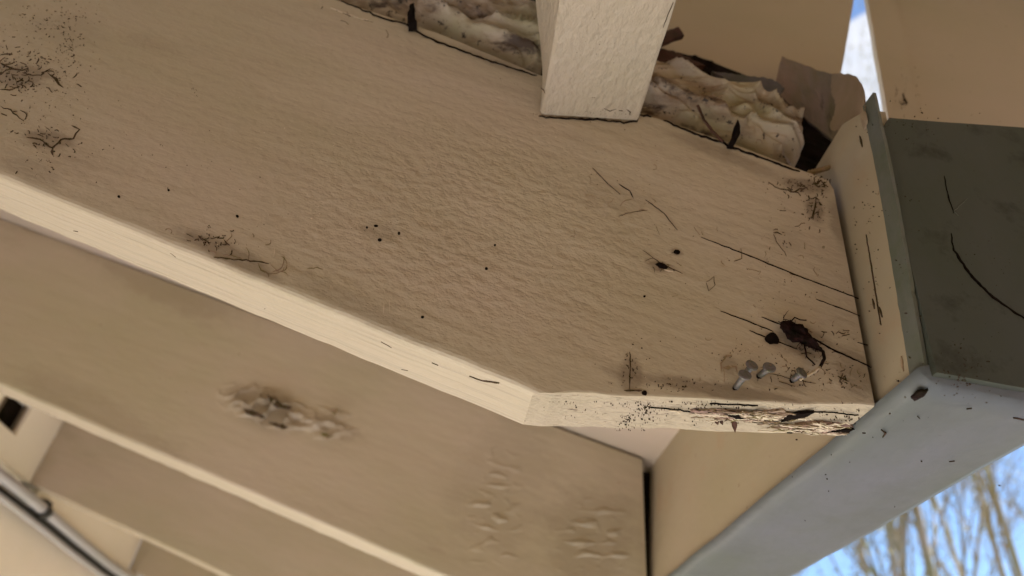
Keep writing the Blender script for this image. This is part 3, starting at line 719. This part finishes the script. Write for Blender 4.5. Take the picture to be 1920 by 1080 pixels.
for k, pl in enumerate([[(1462, 784), (1476, 772), (1500, 768), (1524, 765), (1512, 773), (1490, 778)], [(1362, 770), (1380, 771), (1396, 777), (1378, 778)], [(1545, 803), (1580, 798), (1600, 797), (1590, 802)]]):
    bm = bmesh.new(); blob(bm, pl, lambda a, b: hT(a, b)+nT*.0045, nT, .0025, 2, k*7+1, 3)
    child(from_bm('rot_hole', bm, M['black']), r1)
cracks([([(1215, 762), (1290, 770), (1330, 782), (1400, 786), (1480, 788)], 2), ([(1475, 810), (1530, 808), (1590, 812)], 2), ([(1330, 755), (1380, 758), (1420, 760)], 2), ([(1500, 770), (1560, 772), (1610, 778)], 1.2)],
       'black', r1, hT, nT, 'crack', 2)
specks([(1200, 775, 22, 16, 120, 1, 4), (1180, 790, 14, 8, 40, 1, 4), (1300, 758, 80, 5, 80, 1, 4.5), (1420, 775, 120, 18, 70, 1, 3), (1580, 785, 25, 14, 60, 1, 4), (1080, 760, 50, 14, 30, 1, 3)],
       M['speck'], r1, lambda a, b: hT(min(max(a, 1020), 1610), min(max(b, 752), 806)), nT, 'dirt_specks', .0012)
# splinters hanging down
bm = bmesh.new()
for (px, py, qx, qy, wd) in ((1342, 781, 1346, 792, .007), (1350, 782, 1357, 792, .006), (1375, 779, 1374, 803, .009), (1370, 778, 1340, 782, .005)):
    a = hT(px, py); v = hT(qx, qy)-a; tip = a+v*.5+nT*abs(v.length)*.35+Vector((0, 0, 0)); s = v.cross(nT).normalized()*wd/2
    m_ = a.lerp(tip, .5)+nT*.002
    vs = [bm.verts.new(U(p)) for p in (a-s*.8, a+s*.8, m_+s, tip, m_-s)]; ws = [bm.verts.new(U(p+Vector((.001, .003, .001)))) for p in (a-s*.8, a+s*.8, m_+s, tip, m_-s)]
    bm.faces.new(vs); bm.faces.new(ws[::-1])
    for i in range(5): bm.faces.new((vs[i], ws[i], ws[(i+1) % 5], vs[(i+1) % 5]))
finish(bm); child(from_bm('splinters', bm, M['leaf']), r1)

# nails sticking out of the face
def nail(px, py, hx, hy, label, tilt=0, rh=.0105):
    a = at(px, py, 1.0); 
    # head: a point along -y from the wood whose picture is (hx, hy)
    r = ray(hx, hy); best = min((abs((r*(y/r.y)).x-a.x)+abs((r*(y/r.y)).z-a.z), y) for y in [.94+.001*i for i in range(60)])
    h = r*(best[1]/r.y); d = (h-a).normalized()
    if (h-a).length > .075: h = a+d*.075
    root = empty('nail', U(a)); tag(root, label, 'nail', 'nails poking out of the rafter end')
    bm = bmesh.new(); tube(bm, [U(a-d*.01), U(a), U(h)], [.0052*S, .0052*S, .0056*S], 12)
    child(from_bm('shank', bm, M['nail'], smooth=True), root)
    bm = bmesh.new(); hd = (d+Vector((tilt, 0, .25))).normalized()
    tube(bm, [U(h-hd*.002), U(h), U(h+hd*.0025), U(h+hd*.004)], [rh*S*.75, rh*S, rh*S, rh*S*.8], 18)
    o = child(from_bm('head', bm, M['nail'], smooth=False), root)
    hole(px-1, py+1, 6.5, 5.5, root, name='nail_hole')
nail(1380, 726, 1396, 704, 'galvanised nail lowest and leftmost of the four, head under its neighbour')
nail(1396, 704, 1409, 686, 'galvanised nail highest of the four, rising above the lowest one', .2)
nail(1425, 704, 1442, 690, 'galvanised nail third from the left, nearest below the round hole', -.2)
nail(1487, 712, 1502, 700, 'galvanised nail on the far right with webbing round its head', .3)

# cocoon with trailing fibres
CO = empty('insect_cocoon', U(at(1490, 620, 1)))
tag(CO, 'dark brown fuzzy cocoon stuck on the rafter end beside the round hole', 'cocoon')
bm = bmesh.new(); bmesh.ops.create_icosphere(bm, subdivisions=4, radius=1)
ax = (at(1548, 664, .985)-at(1462, 603, .985)); c0 = at(1462, 603, .985).lerp(at(1548, 664, .985), .42); ln = ax.length*.5; ax.normalize(); COC = .82
up = Vector((0, -1, 0)); sd = ax.cross(up).normalized()
for v in bm.verts:
    c = v.co.copy(); t = c.x
    wdt = .0165*(1 if t < -.1 else max(.22, 1-1.1*(t+.1)))
    k = 1+.5*noise.noise(c*2.2)+.55*noise.noise(c*6)+.35*noise.noise(c*14)
    p = c0+ax*(t*ln*(1 if t > 0 else .8))+sd*(c.y*wdt*k*COC)+up*(c.z*.012*k+.001)
    v.co = U(p)
child(from_bm('body', bm, M['insect'], smooth=True), CO)
bm = bmesh.new()
for k in range(60):
    a = c0+ax*random.uniform(-.9, .9)*ln+sd*random.uniform(-.012, .012)
    pts = [a]
    d = (ax*random.uniform(-.6, 1.2)+sd*random.choice((-1, 1))*random.uniform(.3, 1)+up*random.uniform(-.1, .4)).normalized()
    for i in range(5):
        d = (d+Vector([random.uniform(-.4, .4) for _ in range(3)])).normalized(); p = pts[-1]+d*random.uniform(.0015, .0042)
        p.y = min(p.y, .996); pts.append(p)
    tube(bm, [U(p) for p in pts], [.0008*S*(1-i*.13) for i in range(6)], 4)
child(from_bm('fuzz', bm, M['insect']), CO)
def strand(pxs, y, rad, m, parent, name):
    bm = bmesh.new(); q = resample(pxs, 6, 1.0, 2.2); tube(bm, [U(at(p.x, p.y, y)) for p in q], rad*S, 6); return child(from_bm(name, bm, m, smooth=True), parent)
strand([(1530, 648), (1543, 660), (1546, 672), (1537, 688)], .985, .0028, M['insect'], CO, 'fibre')
strand([(1537, 688), (1525, 698), (1512, 704), (1500, 712)], .985, .0024, M['wire'], CO, 'fibre')
strand([(1508, 645), (1512, 668), (1528, 684)], .99, .0014, M['insect'], CO, 'fibre')
strand([(1484, 602), (1490, 595), (1500, 600), (1512, 600)], .99, .0012, M['insect'], CO, 'fibre')

# husk in the corner
bm = bmesh.new(); pl = [at(1515+i*3.0, 326-i*.9, 1.03) for i in range(14)]
tube(bm, [U(p) for p in pl], [(.008 if i % 2 else .0055)*S*(1-.02*i) for i in range(14)], 10)
tag(from_bm('insect_husk', bm, M['husk'], smooth=True), 'small ribbed tan insect husk in the corner by the fascia', 'husk')
# brown leaf/stick behind the crossbeam
bm = bmesh.new(); blob(bm, [(1215, 75), (1245, 62), (1270, 54), (1281, 70), (1262, 76), (1240, 86), (1215, 92)], lambda a, b: at(a, b, 1.06), (.2, -1, .1), .006, 1.5, 3)
tag(from_bm('wood_chip', bm, M['leaf']), 'dark red brown wood chip sticking out right of the crossbeam', 'chip')
bm = bmesh.new(); blob(bm, [(1222, 95), (1260, 100), (1300, 118), (1320, 128), (1290, 130), (1250, 122), (1225, 122)], lambda a, b: at(a, b, 1.08), (.2, -1, .1), .008, 3, 3)
tag(from_bm('dead_leaf', bm, M['leaf']), 'dark curled dead leaf lodged above the right foam', 'leaf')
# stick and split on the foam
bm = bmesh.new(); q = resample([(1308, 198), (1320, 225), (1336, 246), (1356, 266)], 6, 1.5, 3)
tube(bm, [U(at(p.x, p.y, .975)) for p in q], [.003*S, .0035*S]+[.003*S]*(len(q)-2), 6)
tag(from_bm('twig', bm, M['leaf']), 'thin brown twig lying across the right foam', 'twig')
foamR = bpy.data.objects['insulation_foam.001']
for k, pl in enumerate([[(1379, 232), (1384, 242), (1384, 258), (1376, 272), (1366, 270), (1374, 255), (1377, 242)]]):
    bm = bmesh.new(); blob(bm, pl, lambda a, b: at(a, b, .985), NF, .012, 1.5, k, 3)
    o = from_bm('split', bm, M['black']); o.parent = foamR
foamL = bpy.data.objects['insulation_foam']
bm = bmesh.new(); blob(bm, [(768, 18), (776, 14), (778, 26), (775, 40), (782, 50), (766, 50), (764, 36)], lambda a, b: at(a, b, .985), NF, .012, 1.5, 5, 3)
o = from_bm('split', bm, M['black']); o.parent = foamL

cracks([([(1132, 203), (1143, 208), (1156, 204)], 3), ([(1175, 205), (1182, 210), (1180, 216)], 1.6), ([(1262, 4), (1252, 28), (1243, 52)], 1.2), ([(1160, 207), (1168, 208)], 1.5), ([(1014, 165), (1020, 170), (1022, 176)], 2), ([(1110, 182), (1116, 182)], 1.4)],
       'web', CB, hB, nB, 'scratch', 1)
specks([(1100, 110, 50, 60, 18, 1, 2.5), (1110, 213, 50, 3, 26, 1, 3)], M['speck'], CB, hB, nB, 'dirt_specks')
# fascia, end cap and gutter marks
hF = lambda a, b: atx(a, b, XF-.001); nFx = Vector((-1, 0, 0))
cracks([([(1624, 440), (1634, 500), (1645, 570), (1652, 610)], 2), ([(1636, 560), (1640, 580)], 4), ([(1648, 575), (1654, 595)], 5), ([(1612, 255), (1617, 275)], 6), ([(1560, 730), (1600, 725)], .1)], 'web', fa, hF, nFx, 'scratch', 1)
cracks([([(1690, 668), (1692, 685), (1694, 696)], 8)], 'stainm', fa, hF, nFx, 'stain', .5)
specks([(1625, 480, 20, 120, 60, 1, 3.5), (1690, 715, 12, 8, 20, 1, 4)], M['speck'], fa, hF, nFx, 'dirt_specks')
hC = lambda a, b: at(a, b, YC)
cracks([([(1783, 438), (1788, 470), (1815, 510), (1850, 548), (1890, 578), (1935, 606)], 5), ([(1770, 330), (1778, 370), (1788, 400)], 2), ([(1790, 470), (1822, 520), (1862, 558)], 3)], 'black', GR_, hC, NF, 'crease', 2)
cracks([([(1788, 396), (1800, 386), (1815, 372)], 2), ([(1788, 396), (1796, 404)], 3)], 'lip', GR_, hC, NF, 'scratch', 2)
specks([(1720, 240, 40, 20, 50, 1, 4), (1810, 700, 25, 30, 80, 1, 5), (1700, 500, 20, 150, 25, 1, 4), (1850, 500, 60, 150, 40, 1, 3)], M['speck'], GR_, hC, NF, 'dirt_specks')
hG = lambda a, b: atz(a, b, ZF-.016); nG = Vector((0, 0, -1))
for k, pl in enumerate([[(1708, 744), (1722, 733), (1740, 730), (1732, 742), (1714, 750)]]):
    bm = bmesh.new(); blob(bm, pl, hG, nG, .002, 3, 3, 3); child(from_bm('rust_spot', bm, M['dark']), GR_)
cracks([([(1652, 806), (1660, 812), (1656, 820)], 5), ([(1720, 780), (1724, 784)], 3), ([(1616, 811), (1622, 812)], 3), ([(1812, 767), (1822, 766)], 4), ([(1900, 784), (1930, 788)], 4), ([(1780, 865), (1790, 864)], 2)], 'speck', GR_, hG, nG, 'scratch', 2)
specks([(1650, 900, 120, 70, 14, 2, 5)], M['speck'], GR_, hG, nG, 'dirt_specks')
hE = lambda a, b: at(a, b, 1.198)
cracks([([(1693, 175), (1697, 190)], 5), ([(1688, 195), (1700, 192), (1694, 180)], 5)], 'speck', EB, hE, NF, 'dirt_streak', 2)
specks([(1695, 180, 12, 30, 50, 1.5, 4.5), (1850, 120, 80, 70, 20, 1, 4)], M['speck'], EB, lambda a, b: at(a, b, 1.198 if a < 1700 else 1.219), NF, 'dirt_specks')

# gouged patch on rafter two
bm = bmesh.new(); nu, nv = 110, 60; g_ = []
def gsm(a, b, x): t = min(1, max(0, (x-a)/(b-a))); return t*t*(3-2*t)
for i in range(nu+1):
    row = []
    for j in range(nv+1):
        px = 405+i/nu*310; py = 690+j/nv*155+(i/nu-.5)*30
        p = at(px, py, 2.36); e = min(1, 4*min(i/nu, 1-i/nu))*min(1, 4*min(j/nv, 1-j/nv))
        u, v = (px-430)/1.0, (py-760)
        m1 = math.exp(-((px-500)/58)**2-((py-762-(px-500)*.25)/25)**2); m2 = .45*math.exp(-((px-615)/42)**2-((py-795)/24)**2)
        n = (1-abs(nn(px*.022, py*.045, 4))*3.4)*1.1+.7*nn(px*.06, py*.12, 9)-.25
        d = (m1+m2)*(.050*max(-.15, n))-.001+.002*e*(1 if m1+m2 > .12 else -.5)
        row.append(bm.verts.new(U((p.x, 2.36-d, p.z))))
    g_.append(row)
for i in range(nu):
    for j in range(nv): bm.faces.new((g_[i][j], g_[i+1][j], g_[i+1][j+1], g_[i][j+1]))
finish(bm); child(from_bm('gouged_paint', bm, M['side2'], smooth=True), r2)
for (x0, x1, y0, y1, ph) in ((870, 985, 815, 1075, 0), (1030, 1190, 930, 1085, 5)):
    bm = bmesh.new(); nu, nv = 70, 110; g_ = []
    for i in range(nu+1):
        row = []
        for j in range(nv+1):
            a, b = i/nu, j/nv; px = x0+a*(x1-x0); py = y0+b*(y1-y0); p = at(px, py, 2.36)
            e = math.sin(math.pi*a)**.8*math.sin(math.pi*b)**.6
            q = px*.7+py*.7; n = max(0, nn(px*.030-py*.012, py*.085, ph)-.02)+.35*max(0, nn(px*.07, py*.13, ph+3))
            row.append(bm.verts.new(U((p.x, 2.36-(e*n*.015-.0012), p.z))))
        g_.append(row)
    for i in range(nu):
        for j in range(nv): bm.faces.new((g_[i][j], g_[i+1][j], g_[i+1][j+1], g_[i][j+1]))
    finish(bm); child(from_bm('rough_paint', bm, M['side2'], smooth=True), r2)
h2 = lambda a, b: at(a, b, 2.357)
for k, pl in enumerate([[(503, 742), (520, 748), (532, 762), (548, 764), (540, 768), (520, 764), (508, 756)], [(455, 766), (480, 772), (500, 782), (488, 784), (462, 776)], [(505, 792), (530, 796), (542, 803), (520, 802)], [(600, 812), (625, 816), (612, 822)], [(618, 768), (634, 766), (630, 778)]]):
    bm = bmesh.new(); blob(bm, pl, lambda a, b: at(a, b, 2.322), NF, .004, 4, k*3, 4)
    child(from_bm('gouge', bm, M['thin' if k > 2 else 'web']), r2)
specks([(520, 680, 200, 60, 12, 4, 9), (1100, 950, 80, 60, 20, 4, 10), (300, 600, 150, 60, 6, 4, 8)], M['stainm'], r2, lambda a, b: h2(a, max(b, 420+.41*a)), NF, 'dirt_specks')

# ------------------------------------------------------------------ bare trees
def tree(x, y, h, r0, seed, label, lean=0, buds=3200):
    rnd = random.Random(seed)
    root = empty('bare_tree', (x, y, 0)); tag(root, label, 'tree', 'bare spring trees beyond the house')
    tb, cb, bb = bmesh.new(), bmesh.new(), bmesh.new()
    tips = []
    def grow(bm, p, d, ln, r, depth, seg=6):
        pts = [Vector(p)]; rad = [r]; k = 7 if depth == 0 else 4
        for i in range(k):
            d = (d+Vector([rnd.uniform(-1, 1) for _ in range(3)])*(.05 if depth == 0 else .16)+Vector((0, 0, .03))).normalized()
            pts.append(pts[-1]+d*ln/k); rad.append(r*(1-(.75 if depth == 0 else .7)*(i+1)/k))
        tube(bm, pts, rad, max(3, seg-depth*2 if depth else 8))
        if depth >= 3:
            tips.extend(pts[1:]); return
        nb = (15 if depth == 0 else 8 if depth == 1 else 8)
        for b in range(nb):
            t = rnd.uniform(.28 if depth == 0 else .25, 1.0); i = min(k-1, int(t*k)); q = pts[i].lerp(pts[i+1], t*k-i)
            ang = rnd.uniform(0, 6.28); dd = (d*rnd.uniform(1.0, 1.7)+Vector((math.cos(ang), math.sin(ang), rnd.uniform(.1, .5)))*.62).normalized()
            grow(cb, q, dd, ln*rnd.uniform(.28, .5)*(1 if depth else .85), rad[i]*rnd.uniform(.35, .55), depth+1)
    grow(tb, Vector((x, y, -.1)), Vector((lean, rnd.uniform(-.05, .05), 1)).normalized(), h, r0*.52, 0)
    for k in range(buds):
        p = rnd.choice(tips)+Vector([rnd.gauss(0, .16) for _ in range(3)]); s = rnd.uniform(.02, .055)
        a = Vector([rnd.uniform(-1, 1) for _ in range(3)]).normalized(); b = a.orthogonal().normalized()
        vs = [bb.verts.new(p+a*s), bb.verts.new(p+b*s*.6), bb.verts.new(p-a*s), bb.verts.new(p-b*s*.6)]; bb.faces.new(vs)
    for nm, b_, m_ in (('trunk', tb, M['bark']), ('branches', cb, M['twig']), ('buds', bb, M['bud'])):
        o = child(from_bm(nm, b_, m_), root)
        if nm != 'trunk': o['kind'] = 'stuff'
spec = [(5.2, 9.0, 10.5, .13, 'slender bare tree nearest the gutter, leftmost of the front trunks', .02), (6.6, 9.4, 12, .17, 'thick bare trunk in the middle of the blurred trees', -.03),
        (8.2, 10.0, 12, .15, 'pale bare tree right of the thick trunk', .05), (9.6, 10.6, 13, .15, 'bare tree at the right edge of the picture', .0),
        (6.0, 13.5, 14, .17, 'bare tree standing behind the leftmost front trunk', .03), (8.6, 13.2, 14, .14, 'bare tree standing behind the thick trunk', -.04),
        (11.2, 14.0, 15, .17, 'bare tree standing behind the rightmost trunk', .02), (7.4, 17, 16, .18, 'farther bare tree at the lower left of the sky patch', .0),
        (10.6, 18, 17, .2, 'farther bare tree in the middle of the sky patch', .03), (4.4, 14.5, 14, .15, 'thin bare tree at the lower left tip of the sky patch', .02), (12.6, 12.5, 14, .14, 'thin bare tree beyond the rightmost trunk, cut by the picture edge', -.03),
        (9.4, 22, 18, .2, 'farthest bare tree seen between the two middle trunks', .02),
        (14.0, 18, 18, .2, 'farther bare tree at the upper right of the sky patch', -.02)]
for k, (x, y, h, r0, lab, ln) in enumerate(spec): tree(x, y, h, r0, 40+k, lab, ln)
